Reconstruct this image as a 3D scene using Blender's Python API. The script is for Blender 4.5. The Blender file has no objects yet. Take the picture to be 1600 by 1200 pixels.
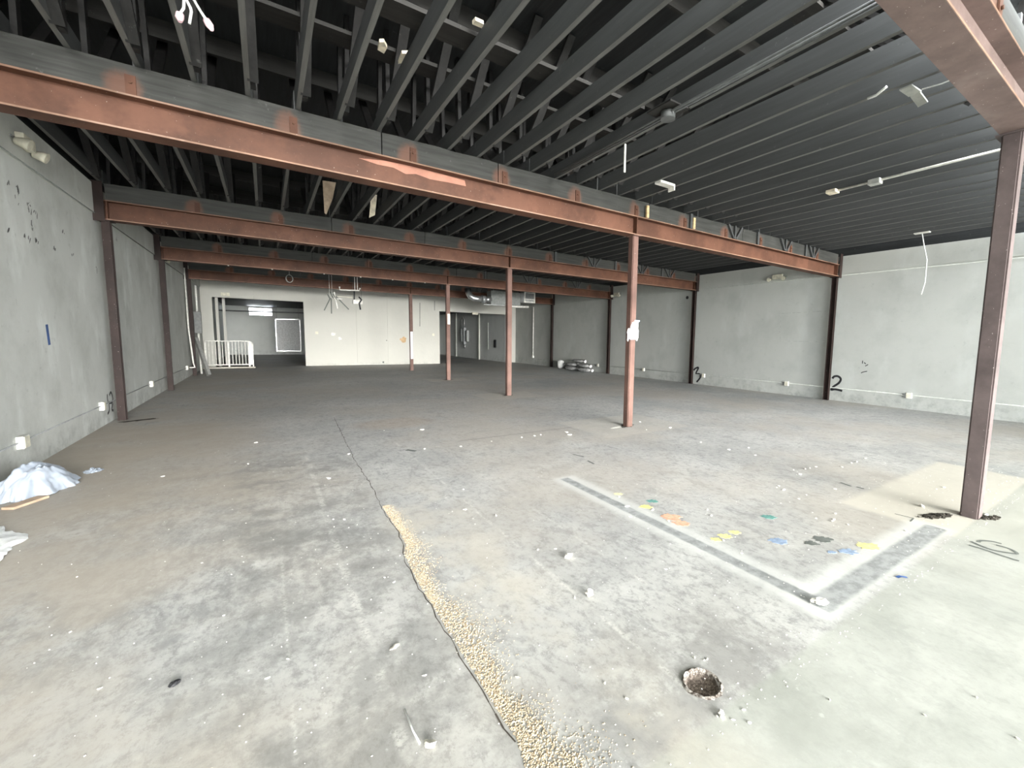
import bpy, bmesh, math, random
from mathutils import Vector, Matrix
random.seed(7)
sc = bpy.context.scene
COL = sc.collection

# ---------------------------------------------------------------- camera
FPX, YAW, PITCH, ROLL = 683.734, .6128, .1007, .0196
PX, PY = 896.278, 598.165
_cy, _sy = math.cos(YAW), math.sin(YAW)
CF = Vector((_sy*math.cos(PITCH), _cy*math.cos(PITCH), -math.sin(PITCH)))
_r = Vector((_cy, -_sy, 0)); _u = _r.cross(CF)
CR = math.cos(ROLL)*_r + math.sin(ROLL)*_u
CU = -math.sin(ROLL)*_r + math.cos(ROLL)*_u
CP = Vector((0, 0, 1.5))
cam = bpy.data.cameras.new('camera'); camo = bpy.data.objects.new('camera', cam); COL.objects.link(camo)
m = Matrix((CR, CU, -CF)).transposed().to_4x4(); m.translation = CP
camo.matrix_world = m
cam.sensor_fit = 'HORIZONTAL'; cam.sensor_width = 36; cam.lens = FPX/1600*36
cam.shift_x = -(PX-800)/1600; cam.shift_y = -(600-PY)/1600
cam.clip_start = .05; cam.clip_end = 300
sc.camera = camo

# ---------------------------------------------------------------- light
w = bpy.data.worlds.new('world'); sc.world = w; w.use_nodes = True
bg = w.node_tree.nodes['Background']; bg.inputs[0].default_value = (.93, .97, 1, 1); bg.inputs[1].default_value = 13.0
def lamp(name, kind, loc, direction, energy, color, **kw):
    l = bpy.data.lights.new(name, kind); o = bpy.data.objects.new(name, l); COL.objects.link(o)
    l.energy = energy; l.color = color; o.location = loc
    o.rotation_euler = Vector(direction).to_track_quat('-Z', 'Y').to_euler()
    for k, v in kw.items(): setattr(l, k, v)
    return o
# broad low fill added to brighten the deep room, standing for bright exterior
lamp('deep_room_fill', 'SUN', (4, -12, 6), (.03, 1, -.06), 15.0, (1, .98, .93), angle=math.radians(32))
# portal that guides the sky light through the shop-front opening (gives no light itself)
po = lamp('shopfront_portal', 'AREA', (5.1, -5.45, 1.75), (0, 1, 0), 1, (1, 1, 1), shape='RECTANGLE', size=14.2, size_y=3.4)
po.data.cycles.is_portal = True
sc.view_settings.view_transform = 'Standard'; sc.view_settings.look = 'None'
sc.view_settings.gamma = 1; sc.view_settings.use_curve_mapping = False
sc.view_settings.exposure = 0.72
try:
    sc.cycles.use_denoising = True; sc.cycles.max_bounces = 10; sc.cycles.diffuse_bounces = 8
    sc.cycles.sample_clamp_indirect = 8
except Exception: pass

# ---------------------------------------------------------------- pixel -> place helpers
def ray(u, v): return CF + CR*((u-PX)/FPX) - CU*((v-PY)/FPX)
def at(u, v, ax, val):
    d = ray(u, v); t = (val-CP[ax])/d[ax]; return CP + d*t
def fl(u, v): return at(u, v, 2, 0)

# ---------------------------------------------------------------- mesh helpers
class MB:
    def __init__(s): s.bm = bmesh.new()
    def box(s, a, b):
        x0, y0, z0 = a; x1, y1, z1 = b
        v = [s.bm.verts.new(p) for p in ((x0,y0,z0),(x1,y0,z0),(x1,y1,z0),(x0,y1,z0),(x0,y0,z1),(x1,y0,z1),(x1,y1,z1),(x0,y1,z1))]
        for f in ((0,3,2,1),(4,5,6,7),(0,1,5,4),(1,2,6,5),(2,3,7,6),(3,0,4,7)): s.bm.faces.new([v[i] for i in f])
        return s
    def bar(s, p, q, wd, dp, up=(0, 0, 1)):
        p = Vector(p); q = Vector(q); d = (q-p).normalized(); up = Vector(up)
        if abs(d.dot(up)) > .99: up = Vector((0, 1, 0))
        x = d.cross(up).normalized()*wd/2; y = x.cross(d).normalized()*dp/2
        v = [s.bm.verts.new(c+e) for c in (p, q) for e in (-x-y, x-y, x+y, -x+y)]
        for f in ((3,2,1,0),(4,5,6,7),(0,1,5,4),(1,2,6,5),(2,3,7,6),(3,0,4,7)): s.bm.faces.new([v[i] for i in f])
        return s
    def tube(s, pts, r, n=8):
        pts = [Vector(p) for p in pts]; rings = []
        for i, p in enumerate(pts):
            d = (pts[min(i+1, len(pts)-1)]-pts[max(i-1, 0)]).normalized()
            a = d.orthogonal().normalized() if not rings else (la - d*la.dot(d)).normalized()
            la = a; b = d.cross(a); rr = r[i] if isinstance(r, (list, tuple)) else r
            rings.append([s.bm.verts.new(p+(a*math.cos(2*math.pi*k/n)+b*math.sin(2*math.pi*k/n))*rr) for k in range(n)])
        for A, B in zip(rings, rings[1:]):
            for k in range(n): s.bm.faces.new((A[k], A[(k+1) % n], B[(k+1) % n], B[k])).smooth = True
        s.bm.faces.new(rings[0][::-1]); s.bm.faces.new(rings[-1])
        return s
    def prism(s, poly, h):           # polygon of 3-D points pushed along vector h
        h = Vector(h); a = [s.bm.verts.new(p) for p in poly]; b = [s.bm.verts.new(Vector(p)+h) for p in poly]
        s.bm.faces.new(a[::-1]); s.bm.faces.new(b)
        for k in range(len(a)): s.bm.faces.new((a[k], a[(k+1) % len(a)], b[(k+1) % len(a)], b[k]))
        bmesh.ops.recalc_face_normals(s.bm, faces=s.bm.faces); return s
    def ribbon(s, pts, wd, nrm, th=.002):     # a brush stroke of some width lying on a surface
        nrm = Vector(nrm); pts = [Vector(p) for p in pts]; L = []; Rr = []
        for i, p in enumerate(pts):
            d = (pts[min(i+1, len(pts)-1)]-pts[max(i-1, 0)]).normalized(); n = d.cross(nrm).normalized()*wd/2
            L.append(s.bm.verts.new(p+n+nrm*th)); Rr.append(s.bm.verts.new(p-n+nrm*th))
        for k in range(len(pts)-1): s.bm.faces.new((L[k], L[k+1], Rr[k+1], Rr[k]))
        return s
    def bevel(s, o=.01, seg=2):
        bmesh.ops.bevel(s.bm, geom=[e for e in s.bm.edges], offset=o, segments=seg, affect='EDGES', profile=.6, clamp_overlap=True); return s
    def mesh(s, name, mat):
        me = bpy.data.meshes.new(name); s.bm.to_mesh(me); s.bm.free(); me.materials.append(mat); return me
    def build(s, name, mat, parent=None):
        return link(name, s.mesh(name, mat), parent)
def link(name, data, parent=None):
    o = bpy.data.objects.new(name, data); COL.objects.link(o)
    if parent is not None: o.parent = parent; o.matrix_parent_inverse = Matrix.Identity(4)
    return o
def tag(o, label, cat, group=None):
    o['label'] = label; o['category'] = cat
    if group: o['group'] = group
    return o
def structure(o, label=None):
    o['kind'] = 'structure'
    if label: o['label'] = label
    return o
def empty(name, loc=(0, 0, 0)):
    o = link(name, None); o.location = loc; o.empty_display_size = .1; return o

# ---------------------------------------------------------------- material helpers
class NT:
    def __init__(s, name):
        s.m = bpy.data.materials.new(name); s.m.use_nodes = True; s.t = s.m.node_tree; s.n = s.t.nodes
        s.b = s.n['Principled BSDF']; g = s.n.new('ShaderNodeNewGeometry'); s.pos = g.outputs['Position']; s.geo = g
    def put(s, sock, v):
        if isinstance(v, bpy.types.NodeSocket): s.t.links.new(v, sock)
        elif isinstance(v, (tuple, list)) and len(v) == 3 and sock.type == 'RGBA': sock.default_value = (*v, 1)
        else: sock.default_value = v
    def math(s, op, a, b=0.0, clamp=False):
        n = s.n.new('ShaderNodeMath'); n.operation = op; n.use_clamp = clamp; s.put(n.inputs[0], a); s.put(n.inputs[1], b); return n.outputs[0]
    def noise(s, scale, detail=4, rough=.55, vec=None, stretch=None, off=(0, 0, 0), dist=0):
        v = vec if vec is not None else s.pos
        mp = s.n.new('ShaderNodeMapping'); s.put(mp.inputs['Vector'], v); mp.inputs['Location'].default_value = off
        mp.inputs['Scale'].default_value = stretch or (1, 1, 1)
        n = s.n.new('ShaderNodeTexNoise'); s.t.links.new(mp.outputs[0], n.inputs['Vector'])
        n.inputs['Scale'].default_value = scale; n.inputs['Detail'].default_value = detail; n.inputs['Roughness'].default_value = rough
        n.inputs['Distortion'].default_value = dist
        return n.outputs['Fac']
    def ss(s, v, a, b, lo=0., hi=1.):
        n = s.n.new('ShaderNodeMapRange'); n.interpolation_type = 'SMOOTHSTEP'; s.put(n.inputs['Value'], v)
        for k, q in zip(('From Min', 'From Max', 'To Min', 'To Max'), (a, b, lo, hi)): s.put(n.inputs[k], q)
        return n.outputs[0]
    def mix(s, f, a, b):
        n = s.n.new('ShaderNodeMix'); n.data_type = 'RGBA'; s.put(n.inputs[0], f); s.put(n.inputs[6], a); s.put(n.inputs[7], b); return n.outputs[2]
    def xyz(s):
        n = s.n.new('ShaderNodeSeparateXYZ'); s.t.links.new(s.pos, n.inputs[0]); return n.outputs
    def band(s, v, a, b, soft):
        return s.math('MULTIPLY', s.ss(v, a-soft, a+soft), s.ss(v, b-soft, b+soft, 1., 0.))
    def bump(s, h, strength=.3, dist=.01):
        n = s.n.new('ShaderNodeBump'); n.inputs['Strength'].default_value = strength; n.inputs['Distance'].default_value = dist
        s.put(n.inputs['Height'], h); s.t.links.new(n.outputs[0], s.b.inputs['Normal'])
    def done(s, color, rough=.7, metal=0., spec=.3):
        s.put(s.b.inputs['Base Color'], color); s.put(s.b.inputs['Roughness'], rough); s.put(s.b.inputs['Metallic'], metal)
        s.b.inputs['Specular IOR Level'].default_value = spec; return s.m
def plain(name, col, rough=.6, metal=0., var=.15, scale=12, spec=.3, bump=0):
    t = NT(name); n = t.noise(scale, 4)
    lo = tuple(c*(1-var) for c in col); hi = tuple(min(1, c*(1+var)) for c in col)
    if bump: t.bump(n, bump)
    return t.done(t.mix(t.ss(n, .3, .7), lo, hi), rough, metal, spec)

# --- walls
def wall_mat(name, base, dirt, pale, grime_z=.5, streak=1., amt=.5):
    t = NT(name); X, Y, Z = t.xyz()
    c = t.mix(t.math('MULTIPLY', t.ss(t.noise(.9, 8, .65), .42, .72), amt), base, dirt)
    c = t.mix(t.math('MULTIPLY', t.ss(t.noise(1.6, 7, .6, stretch=(1, 1, .5), off=(4, 2, 1)), .5, .72), .7*streak), c, pale)
    c = t.mix(t.math('MULTIPLY', t.ss(t.noise(7, 5, .7, off=(9, 1, 3)), .60, .75), .35*streak), c, tuple(q*.62 for q in dirt))
    low = t.math('MULTIPLY', t.ss(Z, 0, grime_z, 1., 0.), t.ss(t.noise(5, 6, .7, off=(1, 7, 2)), .42, .7))
    c = t.mix(t.math('MULTIPLY', low, .5), c, tuple(q*.55 for q in dirt))
    spk = t.math('MULTIPLY', t.ss(t.noise(16, 3, .6, stretch=(1, 1, .6), off=(3, 3, 8)), .70, .76), t.ss(t.noise(.8, 2, off=(7, 0, 0)), .5, .62))
    c = t.mix(t.math('MULTIPLY', spk, .6), c, (.1, .1, .1))
    t.bump(t.noise(2.4, 8, .65), .35, .03)
    return t.done(c, .75, 0, .2)
M_LWALL = wall_mat('stained_concrete_wall', (.57, .58, .55), (.41, .42, .39), (.71, .73, .70), .5, 1.1, .75)
M_RWALL = wall_mat('painted_concrete_wall', (.47, .48, .45), (.37, .38, .355), (.53, .55, .525), .6, .8, .6)
M_BWALL = wall_mat('painted_partition', (.54, .535, .49), (.47, .47, .435), (.56, .55, .51), .2, .25, .35)
M_DARKWALL = wall_mat('unlit_room_wall', (.62, .64, .62), (.5, .52, .51), (.66, .67, .66), .5, .5, .5)

# --- floor
def floor_material():
    t = NT('worn_concrete_floor'); X, Y, Z = t.xyz()
    wx = t.math('ADD', X, t.math('MULTIPLY', t.math('SUBTRACT', t.noise(3, 5, .6), .5), .10))
    wy = t.math('ADD', Y, t.math('MULTIPLY', t.math('SUBTRACT', t.noise(3, 5, .6, off=(5, 5, 0)), .5), .10))
    fx = t.math('ADD', X, t.math('MULTIPLY', t.math('SUBTRACT', t.noise(9, 5, .6), .5), .025))
    fy = t.math('ADD', Y, t.math('MULTIPLY', t.math('SUBTRACT', t.noise(9, 5, .6, off=(5, 5, 0)), .5), .025))
    n1 = t.noise(.55, 9, .62); n2 = t.noise(2.2, 8, .66, off=(3, 1, 0)); n3 = t.noise(11, 6, .7, off=(8, 2, 0))
    c = t.mix(t.ss(n1, .34, .66), (.325, .327, .318), (.43, .428, .41))
    c = t.mix(t.math('MULTIPLY', t.ss(n2, .40, .70), .45), c, (.52, .52, .50))
    smear = t.noise(4.5, 10, .78, stretch=(1.3, .8, 1), off=(2, 9, 0), dist=.5)
    c = t.mix(t.math('MULTIPLY', t.ss(smear, .50, .62), .5), c, (.19, .195, .195))
    fine = t.noise(17, 8, .8, stretch=(1.2, .8, 1), off=(3, 3, 3))
    c = t.mix(t.math('MULTIPLY', t.ss(fine, .49, .62), .55), c, (.18, .18, .175))
    c = t.mix(t.math('MULTIPLY', t.ss(fine, .44, .34), .35), c, (.54, .535, .515))
    area = t.math('MULTIPLY', t.band(wx, -1.4, .7, .5), t.math('MULTIPLY', t.band(wy, 2.6, 6.2, .5), t.ss(t.noise(7, 9, .75, stretch=(1.6, .7, 1), off=(1, 1, 6)), .44, .60)))
    c = t.mix(t.math('MULTIPLY', area, .55), c, (.17, .175, .175))
    spots = t.noise(10, 8, .75, stretch=(1, .8, 1), off=(6, 4, 0))
    c = t.mix(t.math('MULTIPLY', t.ss(spots, .52, .66), .42), c, (.17, .17, .17))
    # dusty brown traffic area on the left and patches of it elsewhere
    br = t.math('MULTIPLY', t.ss(t.noise(.35, 5, .6, off=(1, 3, 0)), .42, .62), .55)
    c = t.mix(br, c, (.385, .35, .30))
    lm = t.math('MULTIPLY', t.ss(wx, .9, -1.2), t.ss(t.noise(.8, 6, .65, off=(0, 8, 0)), .36, .6))
    c = t.mix(t.math('MULTIPLY', lm, .7), c, (.37, .33, .275))
    tn = t.math('MULTIPLY', t.math('MULTIPLY', t.ss(wx, .2, -1.0), t.band(wy, 4.6, 9.5, .8)), .5)
    c = t.mix(tn, c, (.35, .305, .245))
    nd = t.math('MULTIPLY', t.math('MULTIPLY', t.band(wx, .95, 2.1, .15), t.ss(wy, 1.75, 1.3)), t.ss(t.noise(3, 8, .72, off=(4, 4, 0)), .38, .56))
    c = t.mix(t.math('MULTIPLY', nd, .6), c, (.20, .195, .185))
    # old dark oily ground left of the crack, and far bays blended toward one grey with depth
    dk = t.math('MULTIPLY', t.band(wx, -.35, .74, .22), t.math('MULTIPLY', t.ss(t.noise(2.6, 8, .72, off=(0, 1, 4)), .42, .62), t.ss(wy, 7.5, 5.5)))
    c = t.mix(t.math('MULTIPLY', dk, .55), c, (.15, .15, .145))
    c = t.mix(t.math('MULTIPLY', t.ss(wy, 7, 19), .25), c, (.30, .305, .30))
    teal = t.math('MULTIPLY', t.ss(t.noise(.5, 7, .68, stretch=(1, .6, 1), off=(12, 3, 0)), .5, .66), t.ss(wx, 4.5, 7.5))
    c = t.mix(t.math('MULTIPLY', teal, .6), c, (.25, .275, .275))
    # light footing patches round the middle posts
    for (px, py, hx, hy) in ((5.15, 5.75, .95, .72), (5.75, 1.22, 1.35, .60), (5.1, 10.2, .8, .6), (5.1, 14.8, .7, .5)):
        mk = t.math('MULTIPLY', t.band(wx, px-hx, px+hx, .05), t.band(wy, py-hy, py+hy, .05))
        c = t.mix(t.math('MULTIPLY', mk, .8 if py < 2 else .45), c, (.50, .475, .41) if py < 2 else (.48, .455, .40))
    # smoother slab on the street side of the first beam line
    sl = t.ss(fy, 1.0, .96)
    c = t.mix(t.math('MULTIPLY', sl, .75), c, t.mix(t.ss(n2, .3, .7), (.275, .288, .257), (.36, .37, .335)))
    c = t.mix(t.math('MULTIPLY', t.math('MULTIPLY', sl, t.ss(smear, .56, .66)), .35), c, (.27, .28, .26))
    # saw-cut trench refill, L shaped, with cement borders
    for (x0, x1, y0, y1) in ((2.44, 2.72, 1.02, 3.85), (2.44, 4.55, 1.02, 1.30)):
        mk = t.math('MULTIPLY', t.band(fx, x0, x1, .05), t.band(fy, y0, y1, .05))
        c = t.mix(t.math('MULTIPLY', mk, .6), c, (.56, .57, .55))
    for (x0, x1, y0, y1) in ((2.52, 2.62, 1.05, 3.8), (2.52, 4.5, 1.05, 1.19)):
        mk = t.math('MULTIPLY', t.band(fx, x0, x1, .012), t.band(fy, y0, y1, .02))
        c = t.mix(t.math('MULTIPLY', mk, .9), c, t.mix(t.ss(n3, .4, .65), (.30, .31, .31), (.17, .18, .18)))
    # pale lines of old partition glue running in depth
    for (x0, wd, y0, y1, a) in ((1.42, .025, 1.0, 6.4, .5), (1.86, .02, 1.4, 6.0, .4), (.33, .045, 1.3, 6.2, .5), (.02, .012, 1.4, 3.4, .45)):
        mk = t.math('MULTIPLY', t.band(fx, x0, x0+wd, .012), t.band(wy, y0, y1, .1))
        mk = t.math('MULTIPLY', mk, t.math('MULTIPLY', t.ss(t.noise(4, 4, .6, off=(x0, 3, 1)), .42, .6), t.ss(t.noise(40, 5, .7), .4, .55)))
        c = t.mix(t.math('MULTIPLY', mk, a), c, (.62, .61, .57))
    # cross joint
    mk = t.math('MULTIPLY', t.band(fy, 5.98, 6.02, .012), t.band(X, 2.2, 4.2, .1))
    c = t.mix(t.math('MULTIPLY', mk, .5), c, (.16, .16, .16))
    # sandy sill right of the crack
    mk = t.math('MULTIPLY', t.band(wx, .75, 1.35, .2), t.math('MULTIPLY', t.ss(wy, 5.2, 3.5), t.ss(t.noise(1.5, 6, .6, off=(2, 2, 2)), .4, .6)))
    c = t.mix(t.math('MULTIPLY', mk, .6), c, (.45, .42, .36))
    # brown rust puddle
    d = t.math('ADD', t.math('POWER', t.math('DIVIDE', t.math('SUBTRACT', wx, 1.75), .75), 2.), t.math('POWER', t.math('DIVIDE', t.math('SUBTRACT', wy, 7.8), .55), 2.))
    c = t.mix(t.math('MULTIPLY', t.ss(d, 1.2, .2), .45), c, (.36, .29, .22))
    c = t.mix(t.math('MULTIPLY', t.ss(n3, .62, .72), .3), c, (.62, .62, .60))
    t.bump(t.math('ADD', t.math('MULTIPLY', n2, .6), t.math('MULTIPLY', n3, .4)), .25, .012)
    return t.done(c, t.ss(n2, .3, .7, .55, .78), 0, .4)
M_FLOOR = floor_material()

# --- timber, steel
def timber_mat(name, col, axis='Y', rust=False, k=.28):
    t = NT(name); X, Y, Z = t.xyz()
    st = (9, .6, 9) if axis == 'Y' else (.6, 9, 9)
    n = t.noise(2.5, 6, .65, stretch=st)
    c = t.mix(t.ss(n, .3, .72), tuple(q*(1-k) for q in col), tuple(q*(1+k) for q in col))
    c = t.mix(t.math('MULTIPLY', t.ss(t.noise(14, 4, .7, off=(2, 2, 2)), .64, .74), .35), c, (.2, .2, .19))
    if rust:          # red primer over-sprayed round each clip
        u = t.math('ABSOLUTE', t.math('SUBTRACT', t.math('FRACT', t.math('DIVIDE', t.math('ADD', X, 1.4675+12), 1.195)), .5))
        dx = t.math('MULTIPLY', u, 1.195)
        z0 = t.math('SUBTRACT', Z, 3.59)
        d = t.math('ADD', t.math('POWER', t.math('DIVIDE', dx, .13), 2.), t.math('POWER', t.math('DIVIDE', z0, .17), 2.))
        d = t.math('ADD', d, t.math('MULTIPLY', t.math('SUBTRACT', t.noise(4, 6, .7), .5), 2.2))
        c = t.mix(t.math('MULTIPLY', t.ss(d, 1.3, .0), .6), c, (.20, .085, .05))
    t.bump(n, .2, .004)
    return t.done(c, .62, 0, .35)
M_JOIST = timber_mat('black_painted_joist', (.066, .069, .069), k=.1)
M_JBOT = timber_mat('bounce_lit_joist_bottom', (.125, .125, .118), k=.2)  # lighter joist undersides, floor bounce light put into the colour
M_HEAD = timber_mat('grey_black_header_board', (.046, .047, .043), 'X', True)
M_WEB = timber_mat('shaded_truss_web', (.017, .0165, .016))  # joist wood again, darkened: shade put into the web colour
M_DECK = timber_mat('black_painted_deck', (.020, .022, .023))
M_PLANK = timber_mat('dark_bracing_plank', (.022, .021, .019), 'X')
M_WOOD = timber_mat('raw_yellow_wood', (.62, .45, .25))
def steel_mat(name, col, worn):
    t = NT(name); n = t.noise(2.2, 7, .65); n2 = t.noise(22, 5, .7, stretch=(.5, 1, 1))
    c = t.mix(t.ss(n, .3, .72), tuple(q*.72 for q in col), tuple(q*1.25 for q in col))
    c = t.mix(t.math('MULTIPLY', t.ss(n2, .60, .75), .4), c, worn)
    c = t.mix(t.math('MULTIPLY', t.ss(t.noise(1.1, 5, .6, off=(5, 2, 6)), .58, .66), .45), c, worn)
    c = t.mix(t.math('MULTIPLY', t.ss(t.noise(60, 2, .5), .73, .76), .6), c, (.6, .55, .5))
    return t.done(c, .6, 0, .22)
M_STEEL = steel_mat('red_primer_steel', (.098, .044, .027), (.165, .075, .047))
M_POST = steel_mat('brown_primer_post', (.125, .072, .058), (.20, .12, .098))
M_STEEL0 = steel_mat('mauve_brown_beam', (.15, .108, .097), (.21, .165, .15))
M_POST0 = steel_mat('daylight_greyed_post', (.092, .072, .070), (.13, .10, .095))  # brown post greyed, daylight gloss put into its colour
M_EDGE = steel_mat('worn_primer_edge', (.22, .13, .09), (.34, .23, .18))
M_PRIMER = steel_mat('fresh_salmon_primer', (.36, .17, .12), (.42, .21, .15))
M_WPOST = steel_mat('dark_brown_wall_post', (.024, .0145, .0125), (.04, .026, .022))
M_WHITE = plain('dirty_white_plastic', (.72, .71, .66), .45)
M_CREAM = plain('cream_plastic', (.70, .67, .55), .45)
M_GREYM = plain('grey_metal', (.30, .31, .31), .4, .4)
M_GALV = plain('galvanised_sheet', (.55, .56, .56), .32, .85, .2, 5)
M_DUCTWRAP = plain('dull_duct_sheet', (.22, .23, .22), .6, .1)
M_BLACK = plain('black_paint', (.02, .02, .022), .5)
M_CHALKY = plain('grey_marker', (.12, .13, .12), .8)
M_CONDUIT = plain('painted_conduit', (.43, .44, .41), .5)
M_CONDK = plain('black_conduit', (.11, .115, .115), .45)
M_DIRT = plain('broken_dark_earth', (.055, .05, .042), .95, 0, .6, 40, .1, .6)
M_CHIP = plain('plaster_chip', (.64, .63, .58), .85, 0, .15, 60, .1, .3)
M_STONE = plain('concrete_lump', (.50, .48, .42), .9, 0, .25, 40, .1, .5)
M_PAPER = plain('white_paper', (.72, .745, .76), .7, 0, .04)
M_TAPE = plain('blue_tape', (.06, .12, .30), .6)
M_INSUL = plain('pale_insulation_paper', (.78, .70, .55), .85, 0, .25, 10)
M_PINK = plain('pink_wire_nut', (.85, .58, .62), .4)
M_WIRE = plain('white_wire', (.86, .88, .85), .4)
M_BAGCLOTH = plain('grey_sack_cloth', (.26, .26, .255), .85, 0, .35, 18, .1, .4)
M_BAGWHITE = plain('white_sack_end', (.70, .70, .68), .7, 0, .1)
t_ = NT('cloudy_plastic_sheet'); t_.b.inputs['Transmission Weight'].default_value = .25
M_SHEET = t_.done(t_.mix(t_.noise(7, 4), (.34, .39, .46), (.54, .59, .67)), .28, 0, .5)

# ---------------------------------------------------------------- room dimensions
XL, XR, YF, YB, YE = -2.13, 12.32, -5.5, 23.7, 36.5
ROWS = [1.0, 5.62, 10.2, 14.78, 19.42]
XC = 5.107
ZB, ZS, ZT, ZD = 3.225, 3.53, 3.80, 4.75      # steel soffit, steel top, header top, roof deck

# floor with a round drain hole
DR = fl(1097, 1068); DRr = .072
bm = bmesh.new()
outer = [bm.verts.new(p) for p in ((XL-.15, YF, 0), (XR+.15, YF, 0), (XR+.15, YE, 0), (XL-.15, YE, 0))]
ring = [bm.verts.new((DR.x+DRr*math.cos(a)*(1+.05*math.sin(3*a)), DR.y+DRr*math.sin(a)*(1+.06*math.cos(5*a)), 0)) for a in [i*2*math.pi/28 for i in range(28)]]
ed = [bm.edges.new((outer[i], outer[(i+1) % 4])) for i in range(4)] + [bm.edges.new((ring[i], ring[(i+1) % 28])) for i in range(28)]
bmesh.ops.triangle_fill(bm, use_beauty=True, edges=ed, normal=(0, 0, 1))
bm.normal_update()
for f in bm.faces:
    if f.normal.z < 0: f.normal_flip()
me = bpy.data.meshes.new('floor'); bm.to_mesh(me); bm.free(); me.materials.append(M_FLOOR)
floor = structure(link('floor', me), 'worn grey concrete slab with a crack, trench cuts and paint stains')
# the bowl of the drain
b = MB(); prev = None
for (rr, z) in ((1.25, .002), (1.12, .008), (1.0, .002), (.97, -.015), (.85, -.026), (.4, -.03), (.02, -.024)):
    rg = [b.bm.verts.new((DR.x+DRr*rr*math.cos(a)*(1+random.uniform(-.05, .05)), DR.y+DRr*rr*math.sin(a)*(1+random.uniform(-.05, .05)), z+random.uniform(-.003, .003))) for a in [i*2*math.pi/28 for i in range(28)]]
    if prev:
        for k in range(28): b.bm.faces.new((prev[k], prev[(k+1) % 28], rg[(k+1) % 28], rg[k]))
    prev = rg
bmesh.ops.recalc_face_normals(b.bm, faces=b.bm.faces)
t_ = NT('dirty_drain'); zz = t_.xyz()[2]
M_DRAIN = t_.done(t_.mix(t_.ss(t_.noise(70, 4, .7), .4, .65), (.07, .055, .045), t_.mix(t_.ss(zz, -.02, .0), (.24, .20, .17), (.33, .31, .28))), .95)
b.build('drain_hole', M_DRAIN, floor)['label'] = 'round broken drain hole filled with dirt'

# walls: side walls with a proud tie beam at the top, blackened above
structure(MB().box((XL-.2, YF, 0), (XL, YB+.2, 3.77)).build('wall_left', M_LWALL), 'stained grey concrete wall with scrapes')
wl = bpy.data.objects['wall_left']
structure(MB().box((XR, YF, 0), (XR+.2, YB+.2, 3.75)).build('wall_right', M_RWALL), 'off-white painted concrete wall with black numerals')
wr = bpy.data.objects['wall_right']
structure(MB().box((XL, YF, 3.31), (XL+.022, YB, 3.77)).build('trim_1', M_LWALL), 'concrete tie beam along the stained wall')
structure(MB().box((XR-.025, YF, 3.31), (XR, YB, 3.75)).build('trim_2', M_RWALL), 'concrete tie beam along the white wall')
structure(MB().box((XL-.2, YF, 3.77), (XL-.02, YB+.2, ZD)).build('trim_3', M_DECK), 'black blocking above the stained wall')
structure(MB().box((XR+.02, YF, 3.75), (XR+.2, YB+.2, ZD)).build('trim_4', M_DECK), 'black blocking above the white wall')
# back partition with two openings
OL0, OL1, OLT, OR0, OR1, ORT = -1.76, 1.48, 2.93, 7.73, 12.05, 2.83
wb = empty('wall_back', (0, YB, 0)); structure(wb, 'off-white panelled partition with two wide openings')
def wpart(n, a, b_, mat=M_BWALL): return MB().box((a[0], a[1]-YB, a[2]), (b_[0], b_[1]-YB, b_[2])).build(n, mat, wb)
TH = .2
for x0, x1, z0, z1 in ((XL, OL0, 0, ZD), (OL0, -.35, OLT, ZD), (-.345, OL1, OLT, ZD), (OL1+.001, 3.655, 0, ZD), (3.66, 5.08, 0, ZD), (5.085, OR0, 0, ZD), (OR0, OR1, ORT, ZD), (OR1, XR, 0, ZD)):
    wpart('panel', (x0, YB+random.uniform(0, .006), z0), (x1, YB+TH, z1))
# back rooms
structure(MB().box((XL-.2, YB+TH, 0), (XL, YE, ZD)).build('wall_left_rear', M_DARKWALL), 'grey side wall of the unlit rear room')
structure(MB().box((11.75, YB+TH, 0), (XR, YE, ZD)).build('wall_right_rear', M_DARKWALL), 'grey pipe wall of the unlit rear room')
structure(MB().box((4.6, YB+TH, 0), (4.8, YE, ZD)).build('wall_divider', M_DARKWALL), 'wall dividing the two rear rooms')
we = empty('wall_rear', (0, YE, 0)); structure(we, 'far end wall of the rear room with a high window')
W0 = at(388, 480, 1, YE); W1 = at(426, 494, 1, YE)
def epart(x0, x1, z0, z1): MB().box((x0, 0, z0), (x1, .2, z1)).build('panel', M_DARKWALL, we)
epart(XL, W0.x, 0, ZD); epart(W1.x, XR, 0, ZD); epart(W0.x, W1.x, 0, W1.z); epart(W0.x, W1.x, W0.z, ZD)
structure(MB().box((XL, YB+TH, 3.22), (XR, YE, 3.3)).build('ceiling_rear', M_DECK), 'black ceiling of the unlit rear room')
win = structure(MB().box((W0.x, YE+.06, W1.z), (W0.x+.03, YE+.12, W0.z)).box((W1.x-.03, YE+.06, W1.z), (W1.x, YE+.12, W0.z)).box((W0.x, YE+.06, W1.z), (W1.x, YE+.12, W1.z+.03)).box((W0.x, YE+.06, W0.z-.03), (W1.x, YE+.12, W0.z)).build('window_1', M_GREYM), 'high narrow window at the end of the rear room')
MB().box(((W0.x*.4+W1.x*.6)-.015, YE+.06, W1.z), ((W0.x*.4+W1.x*.6)+.015, YE+.12, W0.z)).build('mullion', M_GREYM, win)
tg = NT('frosted_pane'); tg.b.inputs['Transmission Weight'].default_value = 1.
M_GLASS = tg.done((.95, .97, .97), .35)
MB().box((W0.x+.03, YE+.085, W1.z+.03), (W1.x-.03, YE+.095, W0.z-.03)).build('pane', M_GLASS, win)

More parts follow.
